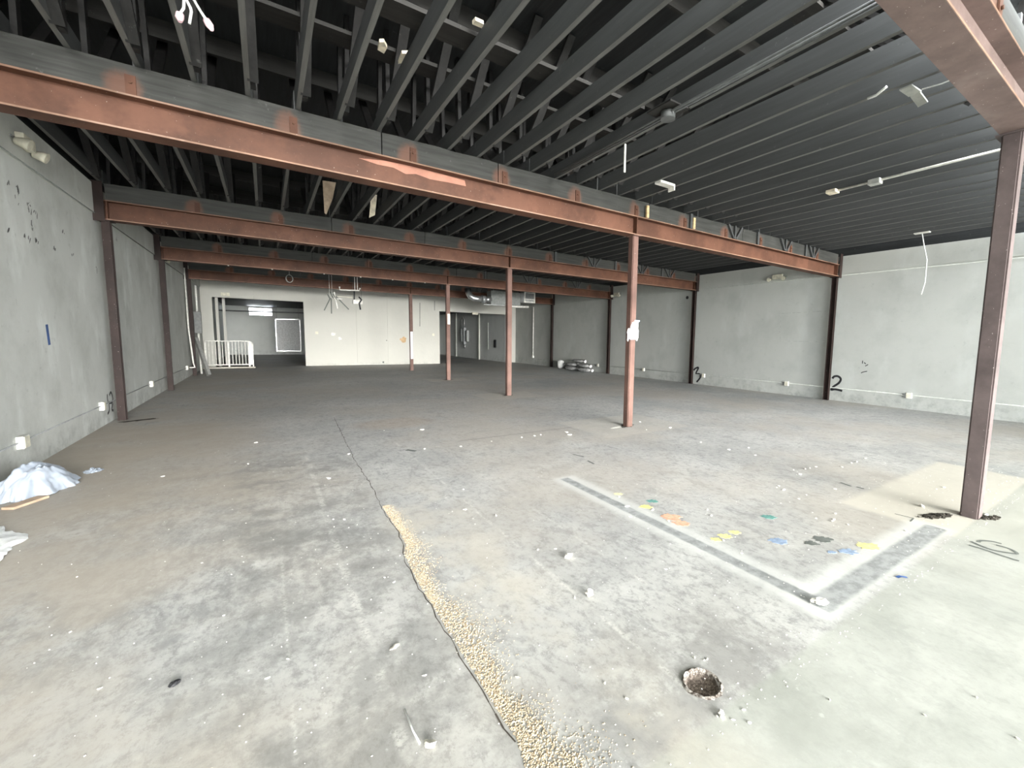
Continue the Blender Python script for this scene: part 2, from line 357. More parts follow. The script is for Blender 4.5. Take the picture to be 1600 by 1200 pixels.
# roof deck, joists, webs (children of the ceiling)
ceiling = structure(MB().box((XL-.2, ROWS[0]-.02, ZD), (XR+.2, YE+.2, ZD+.1)).build('ceiling', M_DECK), 'black painted roof deck on closely spaced joists')
soffit = structure(MB().box((XL, YF, 3.82), (XR, ROWS[0]-.13, 3.9)).build('ceiling_soffit', M_WHITE), 'white plaster soffit behind the shop front')
SP = .3985; NJ = 34; JX = [-1.23+SP*k for k in range(-2, 33)]
bays = list(zip(ROWS, ROWS[1:]+[YB]))
JD = .19
chord_mesh = {}
for bi, (y0, y1) in enumerate(bays):
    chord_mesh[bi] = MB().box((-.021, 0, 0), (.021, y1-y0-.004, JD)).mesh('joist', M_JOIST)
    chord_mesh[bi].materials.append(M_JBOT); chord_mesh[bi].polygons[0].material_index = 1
vweb = MB().box((-.02, -.045, 0), (.02, .045, ZD-ZT)).mesh('web', M_WEB)
def dweb_mesh(dy): return MB().bar((0, 0, 0), (0, dy, ZD-ZT-.02), .04, .085, (1, 0, 0)).mesh('web', M_WEB)
dwebs = [dweb_mesh(1.0), dweb_mesh(-1.0)]
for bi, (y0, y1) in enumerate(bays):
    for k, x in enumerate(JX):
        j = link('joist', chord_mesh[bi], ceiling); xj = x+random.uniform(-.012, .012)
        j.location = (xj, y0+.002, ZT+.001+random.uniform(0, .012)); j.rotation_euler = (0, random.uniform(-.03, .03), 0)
        if x < 7.2:
            for dx, me_, yy in ((.045, vweb, .30), (.045, dwebs[0], .42), (.045, vweb, y1-y0-.30), (.045, dwebs[1], y1-y0-.42)):
                if bi > 2 and x > 4: continue
                wv = link('web', me_, j); wv.location = (dx, yy+random.uniform(-.06, .06), 0)
# bracing planks over the joists, and top chords under the deck
for (y, z, x0, x1) in ((3.85, ZT+JD+.02, .45, 3.5), (3.95, ZT+JD+.02, -2.1, -.1), (2.2, ZT+.5, XL, 6.), (6.9, ZT+.42, XL, 6.), (4.9, ZT+.45, XL, 6.), (8.2, ZT+JD+.03, XL, 4.2), (12.4, ZT+JD+.03, XL, 5)):
    MB().box((x0, y-.12, z), (x1, y+.12, z+.035)).build('bracing_plank', M_PLANK, ceiling)
for y in (1.9, 3.1, 4.5, 6.6, 8.9, 11.5, 13):
    MB().box((XL, y-.02, ZD-.19), (7.5, y+.02, ZD-.001)).build('roof_purlin', M_PLANK, ceiling)

# shop front behind the viewer
wf = empty('wall_front', (0, YF, 0)); structure(wf, 'open shop front with slim posts')
MB().box((XL, -.15, 3.5), (XR, 0, 3.82)).build('lintel', M_RWALL, wf)
MB().box((10.2, -.15, 0), (XR, 0, 3.5)).build('light_blocker', M_RWALL, wf)  # unseen solid end, added to cut daylight on the right wall and floor
for x in (XL+.06, 1.2, 4.8, 8.6): MB().box((x-.05, -.12, 0), (x+.05, 0, 3.5)).build('mullion', M_GREYM, wf)
structure(MB().box((-40, -40, -.12), (50, YF, -.02)).build('ground', plain('pavement', (.58, .57, .54), .9)), 'pale pavement outside the shop front')

# ---------------------------------------------------------------- steel beams, header boards, posts
beam_label = ['wide rust brown steel beam over the post in the broken floor socket',
 'rust brown steel beam carried by the post with taped white notices',
 'rust brown steel beam on the third post row from the back wall',
 'rust brown steel beam on the second post row from the back wall',
 'dark rust brown steel beam closest to the panelled back wall']
head_label = ['black timber header board on the steel beam over the broken floor socket',
 'black timber header boards on the beam of the notice post, with raw wood strips',
 'black timber header boards on the third beam from the back wall',
 'black timber header boards on the second beam from the back wall',
 'black timber header boards on the beam closest to the back wall']
FW = .105
clipx = [-2.065+1.195*k for k in range(0, 13)]
clip_me = MB().box((-.035, -.012, 0), (.035, 0, .17)).mesh('clip', M_STEEL)
bolt_me = MB().tube([(0, -.012, .11), (0, -.026, .11)], .013, 6).mesh('bolt', M_STEEL)
for i, y in enumerate(ROWS):
    x0, x1 = XL+.005, XR-.03
    bmx = MB()
    bmx.box((x0, y-FW, ZB), (x1, y+FW, ZB+.018)); bmx.box((x0, y-FW, ZS-.018), (x1, y+FW, ZS)); bmx.box((x0, y-.006, ZB+.018), (x1, y+.006, ZS-.018))
    bo = tag(bmx.build('steel_beam', M_STEEL0 if i == 0 else M_STEEL), beam_label[i], 'beam', 'steel roof beams')
    for px in (XL+.16, XC, XR-.22):
        for sgn in (-1, 1):
            MB().box((px-.008, y+sgn*.006, ZB+.018), (px+.008, y+sgn*(FW-.008), ZS-.018)).build('stiffener_plate', M_STEEL, bo)
    for z_ in (ZB, ZS-.018): MB().box((x0+.14, y-FW-.002, z_+.002), (x1-.14, y-FW-.0005, z_+.016)).build('worn_edge', M_EDGE, bo)
    if i == 3:
        for u, v in ((425, 422), (505, 429), (561, 434), (611, 438), (659, 443), (357, 415)):
            p_ = at(u, v, 2, ZB); MB().tube([(p_.x, y-FW+.03, ZB-.02), (p_.x, y-FW+.03, ZB)], .018, 6).build('bolt_end', M_WHITE, bo)
    for px, s in ((XL+.005, 1), (XR-.03, -1)):
        MB().box((min(px, px+s*.13), y-FW-.012, ZB-.03), (max(px, px+s*.13), y-FW-.002, ZT)).build('end_plate', M_WPOST, bo)
    for cx in clipx:
        if cx < XL+.2 or cx > XR-.3: continue
        c = link('clip', clip_me, bo); c.location = (cx, y-.062, ZS)
        bt = link('bolt', bolt_me, c)
    # header boards
    hd = empty('timber_header', (0, y, ZS)); tag(hd, head_label[i], 'timber beam', 'timber header boards on the steel beams')
    cuts = [XL+.14, 1.175, 2.62, 5.40, 6.50, 8.05, 9.9, XR-.16] if i != 2 else [XL+.14, 1.17, 3.0, 5.02, 7.4, 9.7, XR-.16]
    for a, b_ in zip(cuts, cuts[1:]):
        g = MB(); n = 9; top = []
        pts = [(a+.006, -.06+random.uniform(0, .006), .002), (b_-.006, -.06, .002)]
        for k in range(n+1): top.append((b_-.006+(a+.012-b_)*k/n, -.06, ZT-ZS-.004-random.uniform(0, .012)))
        g.prism(pts+top, (0, .12, 0)); g.build('board', M_HEAD, hd)
    # knee braces in V shape and verticals on the right-hand span
    for vx in ([7.75, 9.62, 10.85] if i in (1, 2) else [8.2, 10.4]):
        for sx in (-1, 1):
            MB().bar((vx+sx*.04, -.085, .02), (vx+sx*.22, -.085, .262), .035, .045, (0, 1, 0)).build('brace', M_JOIST, hd)
        MB().box((vx-.02, -.105, .01), (vx+.02, -.065, .265)).build('brace', M_JOIST, hd)
    for vx in (6.44, 8.55, 10.5):
        MB().box((vx-.03, -.1, .01), (vx+.03, -.063, .265)).build('brace', M_JOIST, hd)
    if i == 1:
        for vx in (5.315, 6.49):
            MB().box((vx-.025, -.125, .003), (vx+.025, -.09, .20)).build('wood_strip', M_WOOD, hd)['label'] = 'raw yellow wood strip'

PR = [at(u, v, 1, ROWS[1]-.007) for u, v in ((560, 247), (600, 251), (640, 259), (690, 272), (726, 282), (728, 291), (700, 285), (672, 280), (650, 272), (634, 272), (615, 262), (590, 257))]
MB().prism(PR, (0, -.0015, 0)).build('primer_patch', M_PRIMER, bpy.data.objects['steel_beam.001'])['label'] = 'patch of fresh salmon primer'
def box_post(x, y, hw, label, mat=M_POST):
    r = empty('steel_post', (x, y, 0)); tag(r, label, 'post', 'steel roof posts')
    g = MB().box((-hw, -hw, .002), (hw, hw, ZB-.014)); bmesh.ops.bevel(g.bm, geom=[e for e in g.bm.edges if abs(e.verts[0].co.z-e.verts[1].co.z) > 1], offset=.012, segments=2, affect='EDGES')
    g.build('shaft', mat, r)
    MB().box((-hw-.02, -.1, ZB-.013), (hw+.02, .1, ZB-.001)).build('cap_plate', mat, r)
    return r
P0 = box_post(XC-.05, 1.03, .064, 'brown steel post standing in a ragged dark socket beside the scribbled ring', M_POST0)
P1 = box_post(XC, 5.60, .063, 'brown steel post with white notices taped on')
P2 = box_post(XC, 10.2, .063, 'bare brown steel post in line between notice post and half-white post, tallest of the bare two')
P2['label'] = 'third free-standing brown steel post from the back wall'
P3 = box_post(XC, 14.78, .063, 'second free-standing brown steel post from the back wall')
P4 = box_post(XC, 19.42, .063, 'free-standing steel post by the back wall with its lower half white')
MB().box((-.045, -.068, .5), (.05, -.064, 1.66)).build('white_strip', M_PAPER, P4)  # thin white strip on the front face of the shaft
MB().box((-.03, -.068, 1.9), (.055, -.064, 2.25)).build('white_strip', M_CREAM, P3)
def h_post(x, y, side, label):
    r = empty('steel_post', (x, y, 0)); tag(r, label, 'post', 'steel roof posts')
    MB().box((-.05, -.06, .002), (.05, -.05, ZB-.014)).build('flange', M_WPOST, r)
    MB().box((-.05, .05, .002), (.05, .06, ZB-.014)).build('flange', M_WPOST, r)
    MB().box((-.005, -.05, .002), (.005, .05, ZB-.014)).build('web', M_WPOST, r)
    MB().box((-.09, -.1, ZB-.013), (.09, .1, ZB-.001)).build('cap_plate', M_WPOST, r)
    return r
wl_lab = ['', '', 'dark brown wall post on the stained wall beside the scrawled black digits', 'dark brown wall post on the stained wall, second from the back', 'dark brown wall post in the corner by the leaning plank and white railing']
wr_lab = ['dark brown wall post on the white wall under the beam of the broken socket', 'dark brown wall post on the white wall beside the black number two', 'dark brown wall post on the white wall beside the black number three', 'dark brown wall post on the white wall by the sandbags, toward the front', 'dark brown wall post on the white wall past the sandbags, toward the back']
for i in (2, 3, 4): h_post(-2.005, ROWS[i], 1, wl_lab[i])
for i in (0, 1, 2, 3, 4): h_post(12.21, ROWS[i], -1, wr_lab[i])
h_post(-2.005, ROWS[1], 1, 'dark brown wall post on the stained wall by the plastic bag')

# ---------------------------------------------------------------- floor details (children of the floor)
# broken sockets round posts
def blob(c, rx, ry, ang, n=26, rag=.3, z=.003):
    pts = []
    for k in range(n):
        a = 2*math.pi*k/n; r = 1+random.uniform(-rag, rag)
        x, y = rx*r*math.cos(a), ry*r*math.sin(a); pts.append((c[0]+x*math.cos(ang)-y*math.sin(ang), c[1]+x*math.sin(ang)+y*math.cos(ang), z))
    return pts
def patch(name, pts, mat, h=.002):
    pts = [(p[0], p[1], .0005) for p in pts]
    return MB().prism(pts, (0, 0, h)).build(name, mat, floor)
q = fl(1470, 787); patch('broken_socket', blob((4.80, 1.20), .17, .055, -.4, 44, .2), M_DIRT)
q = fl(1525, 803); patch('broken_socket', blob((5.15, .93), .085, .045, -.7, 36, .2), M_DIRT)
for pp in (P1, P2, P3): patch('broken_socket', blob((pp.location.x, pp.location.y+.02), .16, .09, .3, rag=.4), M_DIRT)
rs = random.Random(5); g = MB()
def chunk(c, r):
    v = [g.bm.verts.new(Vector(c)+Vector((rs.uniform(.5, 1)*a, rs.uniform(.5, 1)*b_, rs.uniform(.4, .8)*d))*r) for a in (-1, 1) for b_ in (-1, 1) for d in (0, 1)]
    for f in ((0, 1, 3, 2), (4, 6, 7, 5), (0, 4, 5, 1), (2, 3, 7, 6), (1, 5, 7, 3), (0, 2, 6, 4)): g.bm.faces.new([v[i] for i in f])
for k in range(70):
    side = k % 2; cx, cy_ = ((4.82, 1.19), (5.14, .935))[side]; d_ = rs.gauss(0, 1)
    chunk((cx+d_*(.10, .05)[side]*.92+rs.gauss(0, .012), cy_-d_*(.10, .05)[side]*.4+rs.gauss(0, .02), .002), rs.uniform(.006, .02))
so = g.build('socket_rubble', M_DIRT, floor); so['kind'] = 'stuff'; so['label'] = 'loose dark rubble round the post foot'
patch('broken_socket', blob((XC-.22, 5.62), .14, .03, .2, rag=.3), M_CHIP)
patch('broken_socket', blob((-1.8, 10.05), .25, .06, .5, rag=.4), M_DIRT)
# paint stains: (pixel, radii, material)
def pm(n, c): return plain(n, c, .6, 0, .2, 30)
M_YEL, M_ORA, M_TEAL, M_BLU = pm('yellow_paint', (.70, .65, .26)), pm('orange_paint', (.62, .36, .25)), pm('teal_paint', (.12, .27, .24)), pm('blue_paint', (.24, .31, .42))
for (u, v, rx, ry, mt, lab) in ((1009, 792, .055, .035, M_YEL, 'yellow'), (1133, 838, .05, .03, M_YEL, 'yellow'), (1148, 832, .045, .028, M_YEL, 'yellow'), (1119, 843, .04, .02, M_YEL, 'yellow'), (1357, 854, .085, .04, M_YEL, 'yellow'),
        (966, 772, .045, .025, pm('pale_yellow_paint', (.58, .56, .36)), 'pale yellow'), (1048, 808, .09, .03, M_ORA, 'orange'), (1064, 818, .07, .02, M_ORA, 'orange'), (1019, 783, .05, .022, M_TEAL, 'teal'), (1201, 808, .06, .028, M_TEAL, 'teal'),
        (1217, 846, .07, .02, M_BLU, 'blue'), (1325, 862, .06, .02, M_BLU, 'blue'), (1300, 863, .03, .012, M_BLU, 'blue'), (1268, 849, .05, .018, M_CHALKY, 'dark'), (1285, 843, .07, .012, M_CHALKY, 'dark')):
    p = fl(u, v); o = patch('paint_stain', blob((p.x, p.y), rx, max(ry, .75*rx), -.6, 30, .28), mt, .0012); o['label'] = lab + ' paint stain'
def strokes(name, lines, wd, surf, parent, lab, mat=M_BLACK):
    g = MB()
    for ln in lines:
        pts = [at(u, v, *surf[:2]) for u, v in ln]
        P = []
        for k in range(len(pts)-1):
            p0, p1, p2, p3 = pts[max(k-1, 0)], pts[k], pts[k+1], pts[min(k+2, len(pts)-1)]
            for s in range(4):
                tt = s/4; P.append(.5*((2*p1)+(-p0+p2)*tt+(2*p0-5*p1+4*p2-p3)*tt*tt+(-p0+3*p1-3*p2+p3)*tt**3))
        P.append(pts[-1]); g.ribbon(P, wd, surf[2])
    o = g.build(name, mat, parent); o['label'] = lab; return o
c8 = lambda L: [(1400+x/8, 760+y/8) for x, y in L]
strokes('scribbled_ring', [c8([(940, 690), (1050, 740), (1200, 795), (1350, 825), (1510, 845), (1460, 800), (1350, 760), (1250, 735)]), c8([(1030, 700), (1060, 682), (1200, 690), (1320, 720)]), c8([(910, 735), (1100, 790), (1300, 860), (1540, 935)])], .022, (2, 0, (0, 0, 1)), floor, 'dark ring scribbled on the pale slab', M_CHALKY)
strokes('corner_mark', [[(1398, 803), (1423, 809), (1427, 810), (1422, 815)]], .012, (2, 0, (0, 0, 1)), floor, 'small dark corner mark', M_CHALKY)
strokes('scuff_line', [[(1313, 754), (1330, 760)], [(1338, 761), (1350, 764)]], .03, (2, 0, (0, 0, 1)), floor, 'dark scuff line', M_CHALKY)
strokes('scuff_line', [[(895, 710), (912, 714)], [(918, 720), (928, 725)]], .025, (2, 0, (0, 0, 1)), floor, 'dark scuff line', M_CHALKY)
strokes('scuff_line', [[(635, 703), (650, 705)]], .06, (2, 0, (0, 0, 1)), floor, 'dark oval floor mark', M_CHALKY)
# crack with the gravel strip
crack_px = [(522, 652), (535, 680), (548, 706), (552, 716), (566, 737), (578, 755), (588, 773), (597, 795), (610, 815), (622, 832), (632, 852), (628, 865), (640, 890), (655, 920), (672, 945), (695, 985), (720, 1025), (745, 1065), (775, 1115), (805, 1160), (815, 1200)]
M_CRACK = plain('crack_shadow', (.07, .06, .05), .95)
cp = [fl(*p) for p in crack_px]
g = MB()
fine = []
for a, b_ in zip(cp, cp[1:]):
    n = max(1, int((b_-a).length/.06))
    for k in range(n): fine.append(a.lerp(b_, k/n)+Vector((random.uniform(-.008, .008), 0, 0)))
for k in range(len(fine)-1): g.ribbon([fine[k], fine[k+1]], random.uniform(.003, .008), (0, 0, 1), .0012)
g.build('crack', M_CRACK, floor)['label'] = 'dark jagged crack in the slab'
tg = NT('tan_gravel'); rnd = tg.geo.outputs['Random Per Island']
M_GRAV = tg.done(tg.mix(rnd, (.26, .20, .13), (.52, .45, .34)), .9, 0, .15)
g = MB()
def pebble(c, r):
    ax = [Vector((random.uniform(.7, 1.3)*r, 0, 0)), Vector((0, random.uniform(.7, 1.3)*r, 0)), Vector((0, 0, random.uniform(.4, .8)*r))]
    rot = Matrix.Rotation(random.uniform(0, 3), 3, 'Z'); v = [g.bm.verts.new(c+rot@(s*a)) for a in ax for s in (1, -1)]
    for f in ((0, 2, 4), (2, 1, 4), (1, 3, 4), (3, 0, 4), (2, 0, 5), (1, 2, 5), (3, 1, 5), (0, 3, 5)): g.bm.faces.new([v[i] for i in f])
def crack_x(y):
    for a, b_ in zip(cp, cp[1:]):
        if b_.y <= y <= a.y: return a.x+(b_.x-a.x)*(a.y-y)/(a.y-b_.y)
    return cp[-1].x if y < cp[-1].y else cp[0].x
for k in range(9000):
    y = 1.0+3.0*random.random()**1.6
    wdt = .05+.10*max(0, 1-(y-1)/3.0)**.7*(.7+.5*math.sin(y*7)+.2*math.sin(y*23))
    d = abs(random.gauss(0, 1))*wdt*.75
    pebble(Vector((crack_x(y)+.012+d, y, .001)), random.uniform(.0025, .0065)*(1 if d < wdt else .7))
gv = g.build('gravel_strip', M_GRAV, floor); gv['kind'] = 'stuff'; gv['label'] = 'strip of tan exposed aggregate along the crack'
# fine crumbs scattered on the slab
g = MB()
for k in range(2200):
    y = .9+9*random.random()**2.2; x = random.uniform(-1.8, 7.5); pebble(Vector((x, y, .001)), random.uniform(.0015, .005))
gc = g.build('plaster_crumbs', M_CHIP, floor); gc['kind'] = 'stuff'; gc['label'] = 'fine white plaster crumbs scattered on the slab'

# ---------------------------------------------------------------- plaster chips: each one a thing
def lump_mesh(name, r, mat, flat=.5, seed=0, sub=1):
    rn = random.Random(seed); bm = bmesh.new(); bmesh.ops.create_icosphere(bm, subdivisions=sub, radius=r)
    for v in bm.verts: v.co = v.co*rn.uniform(.6, 1.25); v.co.z *= flat
    zm = min(v.co.z for v in bm.verts)
    for v in bm.verts: v.co.z -= zm
    me = bpy.data.meshes.new(name); bm.to_mesh(me); bm.free(); me.materials.append(mat); return me
chips = [lump_mesh('plaster_chip', 1, M_CHIP, .45, s) for s in range(6)]
chip_px = [(601, 903), (615, 910), (580, 938), (663, 1056), (945, 1068), (979, 1092), (1085, 1028), (1105, 1030), (1120, 1120), (1145, 1125), (1162, 1110), (1171, 1130), (840, 860), (868, 858), (885, 870), (890, 872), (898, 935), (980, 792), (967, 777), (1020, 797), (1044, 815), (1105, 797), (1111, 806), (1130, 845), (1158, 865), (1213, 762), (1216, 760), (1224, 766), (1260, 774), (1275, 810), (1300, 815), (1302, 812), (1250, 742), (1258, 733), (1275, 730), (1315, 730), (1330, 724), (1338, 722), (1352, 717), (1265, 732), (1325, 820), (1415, 830), (1463, 765), (1475, 762), (1305, 803), (1296, 1094), (1445, 1118), (1590, 1155), (1525, 1090), (1170, 700), (1095, 692), (1139, 703), (1180, 712), (890, 680), (845, 680), (835, 681), (815, 684), (885, 676), (768, 690), (720, 698), (663, 702), (724, 765), (727, 797), (775, 806), (545, 710), (538, 812), (521, 812), (514, 748), (512, 748), (660, 672), (600, 673), (400, 692), (255, 745), (388, 725), (1305, 765), (1248, 780), (450, 1030), (418, 1060), (155, 1077), (350, 962), (110, 988), (120, 902), (1010, 672), (1047, 669), (1000, 660), (985, 808), (1240, 735), (1040, 890), (1100, 1032), (808, 1058)]
rc = random.Random(3)
for k, (u, v) in enumerate(chip_px):
    o = link('plaster_chip', chips[k % 6]); o.location = fl(u, v)
    d = (Vector(o.location)-CP).dot(CF)
    s = min(.035, max(.007, rc.uniform(1.5, 2.8)*d/FPX))
    o.scale = (s*rc.uniform(.8, 1.6), s*.8, s); o.rotation_euler.z = rc.uniform(0, 6)
    tag(o, 'small white plaster chip lying loose on the concrete floor', 'plaster chip', 'plaster chips on the floor')
def lump(name, u, v, px, mat, label, cat='rubble', flat=.55, st=(1.4, .8), rot=.5, seed=1):
    o = link(name, lump_mesh(name, 1, mat, flat, seed, 2)); o.location = fl(u, v); d = (Vector(o.location)-CP).dot(CF); s = .75*px*d/FPX
    o.scale = (s*st[0], s*st[1], s); o.rotation_euler.z = rot; return tag(o, label, cat)
lump('rubble_lump', 672, 1166, 11, M_STONE, 'cream concrete lump at the end of a pale glue line', rot=-.9, seed=11)
lump('rubble_lump', 617, 1012, 8, M_STONE, 'flat cream rubble flake left of the gravel crack', flat=.3, rot=.6, seed=12)
lump('rubble_lump', 1280, 944, 12, M_CHIP, 'white plaster lump in the corner of the dark trench', rot=-.7, seed=13)
lump('rubble_lump', 921, 931, 9, M_STONE, 'grey rounded stone between the crack and the trench', flat=.9, st=(1, .9), seed=14)
lump('rubble_lump', 889, 871, 9, M_CHIP, 'loose white plaster flake on a pale glue line', flat=.4, seed=15)
lump('rubble_lump', 1127, 1118, 8, M_CHIP, 'white plaster lump beside the round drain', seed=16)
lump('rubble_lump', 272, 1071, 8, M_BLACK, 'small crumpled black scrap on bare concrete', 'scrap', seed=17)
lump('rubble_lump', 1440, 792, 5, M_CHIP, 'white stone lodged against the post in the broken socket', seed=18)
lump('rubble_lump', 1540, 806, 5, M_CHIP, 'white stone in the ragged hole beside the post foot', seed=19)
p = fl(1401, 903); o = MB().ribbon([(0, 0, .004), (.03, .005, .008), (.07, -.006, .004)], .022, (0, 0, 1), .0).build('tape_scrap', M_TAPE); o.location = p; o.rotation_euler.z = -.5
tag(o, 'small scrap of blue tape on the pale slab', 'tape')
o = MB().tube([fl(632, 1110)+Vector((0, 0, .004)), fl(645, 1143)+Vector((0, 0, .004)), fl(656, 1163)+Vector((0, 0, .004))], .0035, 5).build('wire_scrap', M_WIRE); tag(o, 'thin white wire scrap leading to the cream concrete lump', 'wire')

# ---------------------------------------------------------------- plastic sheet, plank at the stained wall
def dome(name, c, rx, ry, h, mat, seed, n=44, wr_=.03):
    from mathutils import noise as mn
    bm = bmesh.new(); g_ = []
    for i in range(n+1):
        row = []
        for j in range(n+1):
            a, b_ = i/n*2-1, j/n*2-1; r = math.sqrt(a*a+b_*b_)
            if max(abs(a), abs(b_)) > 0:     # square to disc
                k = max(abs(a), abs(b_))/r; x, y = a*k, b_*k
            else: x = y = 0
            rr = math.sqrt(x*x+y*y); edge = 1+.3*mn.noise(Vector((x*2.5/(rr+.01)*rr, y*2.5, seed)))*rr+.12*mn.noise(Vector((x*7, y*7, seed)))*rr
            z = h*max(0, (1-rr**2.2))+.002
            fold = abs(mn.noise(Vector((x*3+seed, y*1.2, seed))))*1.4+abs(mn.noise(Vector((x*6, y*5+seed, 2))))*.6
            z += (fold-.35)*wr_*(1.15-rr)+.008*mn.noise(Vector((x*15, y*15, seed)))
            row.append(bm.verts.new((x*rx*edge, y*ry*edge, max(.0015, z))))
        g_.append(row)
    for i in range(n):
        for j in range(n): bm.faces.new((g_[i][j], g_[i+1][j], g_[i+1][j+1], g_[i][j+1])).smooth = True
    me = bpy.data.meshes.new(name); bm.to_mesh(me); bm.free(); me.materials.append(mat); o = link(name, me); o.location = c; return o
o = dome('plastic_bag', (-1.80, 6.05, 0), .22, .36, .24, M_SHEET, 3.3, wr_=.07); o.rotation_euler.z = -.35
tag(o, 'crumpled bluish plastic bag heaped against the stained wall', 'plastic bag')
o = dome('plastic_bag', (-1.56, 6.62, 0), .07, .10, .02, M_SHEET, 8.1, wr_=.04)
o.name = 'plastic_tail'; tag(o, 'flat clear plastic tail lying beside the crumpled bag', 'plastic sheet')
o = dome('plastic_sheet', (-1.72, 4.55, 0), .24, .55, .06, plain('white_film', (.80, .81, .80), .4), 5.7, wr_=.06); o.rotation_euler.z = .25
tag(o, 'white plastic sheet spread on the floor in front of the bag', 'plastic sheet')
a, b_ = fl(12, 797), fl(68, 778)
tag(MB().bar(a+Vector((0, 0, .012)), b_+Vector((0, 0, .012)), .09, .02).build('wood_board', plain('pale_board', (.42, .31, .22), .7)), 'short flat wooden board sticking out from under the plastic bag', 'board')

# ---------------------------------------------------------------- wall marks
def wl_(u, v): return (0, XL+.001, (1, 0, 0))
strokes('painted_digit', [[(167.5, 616), (167.5, 622), (168.5, 628)], [(170.5, 618), (172.5, 613), (174.5, 616), (176, 624), (174, 629), (170, 629)], [(176, 630), (174.5, 640), (177, 641)], [(170.2, 630), (170.6, 641), (168, 647)]], .04, (0, XL, (1, 0, 0)), wl, 'black scrawled digits')
c8b = lambda L: [(1280+x/8, 540+y/8) for x, y in L]
strokes('painted_digit', [c8b([(165, 412), (188, 386), (235, 384), (270, 418), (245, 468), (180, 512), (150, 552), (200, 546), (288, 566)])], .055, (0, XR, (-1, 0, 0)), wr, 'black painted numeral 2')
strokes('painted_digit', [[(1083.8, 578.5), (1087, 575.5), (1091.5, 574.5), (1087.5, 583.5), (1093, 584.5), (1094, 590), (1088.5, 597)]], .06, (0, XR, (-1, 0, 0)), wr, 'black painted numeral 3')
strokes('pen_mark', [[(1348, 563.5), (1347.5, 568)], [(1350, 566.5), (1353, 568.5)], [(1352, 572), (1356.5, 569.5)], [(1345.5, 583), (1348, 581.5), (1355, 580)]], .02, (0, XR, (-1, 0, 0)), wr, 'small black pen marks')
g = MB(); rs = random.Random(9)
for (u, v, du, dv, n) in ((28, 297, 1.5, 6, 9), (44, 324, 2.5, 8, 10), (50, 353, 2, 4, 7), (12, 356, 1, 4, 4), (84, 386, 3, 6, 9), (43, 371, 4, 4, 8), (55, 375, 3, 4, 7), (98, 362, 2, 3, 5), (111, 395, 4, 3, 4), (151, 420, .5, 6, 5), (183, 375, .5, 3, 3), (20, 300, 10, 20, 6), (70, 350, 25, 30, 8)):
    for k in range(max(2, n*2//3)):
        tt = rs.uniform(-1, 1); p = at(u+du*tt+rs.gauss(0, .8), v+dv*tt+rs.gauss(0, 1.2), 0, XL); L_ = rs.uniform(.012, .05); W_ = rs.uniform(.006, .018); an = rs.uniform(.6, 1.6)
        pts = []
        for q in range(9):
            a_ = q*2*math.pi/9; r_ = rs.uniform(.6, 1.2); x_, y_ = L_*r_*math.cos(a_), W_*r_*math.sin(a_); pts.append((XL+.0003, p.y+x_*math.cos(an)-y_*math.sin(an), p.z+x_*math.sin(an)+y_*math.cos(an)))
        g.prism(pts, (.001, 0, 0))
g.build('scrape_marks', plain('bare_grey_plaster', (.20, .20, .19), .9), wl)['label'] = 'dark ragged scrapes in the plaster'
o = strokes('tape_strip', [[(72.5, 507), (77, 539)]], .075, (0, XL, (1, 0, 0)), wl, 'strip of dark blue tape', M_TAPE)
g = MB()
for (a, b_) in (((1220, 490), (1290, 486)), ((1220, 490), (1219, 533)), ((1219, 533), (1288, 534))):
    g.ribbon([at(*a, 0, XR), at(*b_, 0, XR)], .02, (-1, 0, 0), .001)
g.build('panel_outline', M_CONDUIT, wr)['label'] = 'faint outline of a covered panel'
p = at(1074, 465, 0, XR); MB().tube([p+Vector((0, 0, 0)), p+Vector((-.012, 0, 0))], .06, 7).build('wall_hole', M_BLACK, wr)['label'] = 'dark broken hole high in the wall'
p = at(545, 0, 1, YB)
# marks on the back partition
for (u, v, r, mt, nm) in ((630, 531, .16, plain('rust_stain', (.55, .38, .22), .8), 'rust_stain'), (521, 522, .10, M_WHITE, 'patched_spot'), (531, 529, .08, M_WHITE, 'patched_spot'), (604, 532, .03, M_CHALKY, 'stain_spot'), (599, 566, .05, M_CHALKY, 'stain_spot')):
    p = at(u, v, 1, YB); pts = []
    for k in range(14):
        a = k*2*math.pi/14; rr = r*random.uniform(.6, 1.2); pts.append((p.x+rr*math.cos(a), -.001, p.z+rr*math.sin(a)))
    MB().prism(pts, (0, -.002, 0)).build(nm, mt, wb)
for (u, v) in ((495, 520), (677, 523)):
    p = at(u, v, 1, YB); MB().box((p.x-.06, -.02, p.z-.06), (p.x+.06, -.001, p.z+.06)).build('cover_plate', M_CREAM, wb)
g = MB()
for (a, b_) in (((656, 473), (656, 510)), ((679, 470), (679, 485))): g.ribbon([at(*a, 1, YB)-Vector((0, YB, 0)), at(*b_, 1, YB)-Vector((0, YB, 0))], .03, (0, -1, 0), .004)
g.build('drip_line', M_CHALKY, wb)

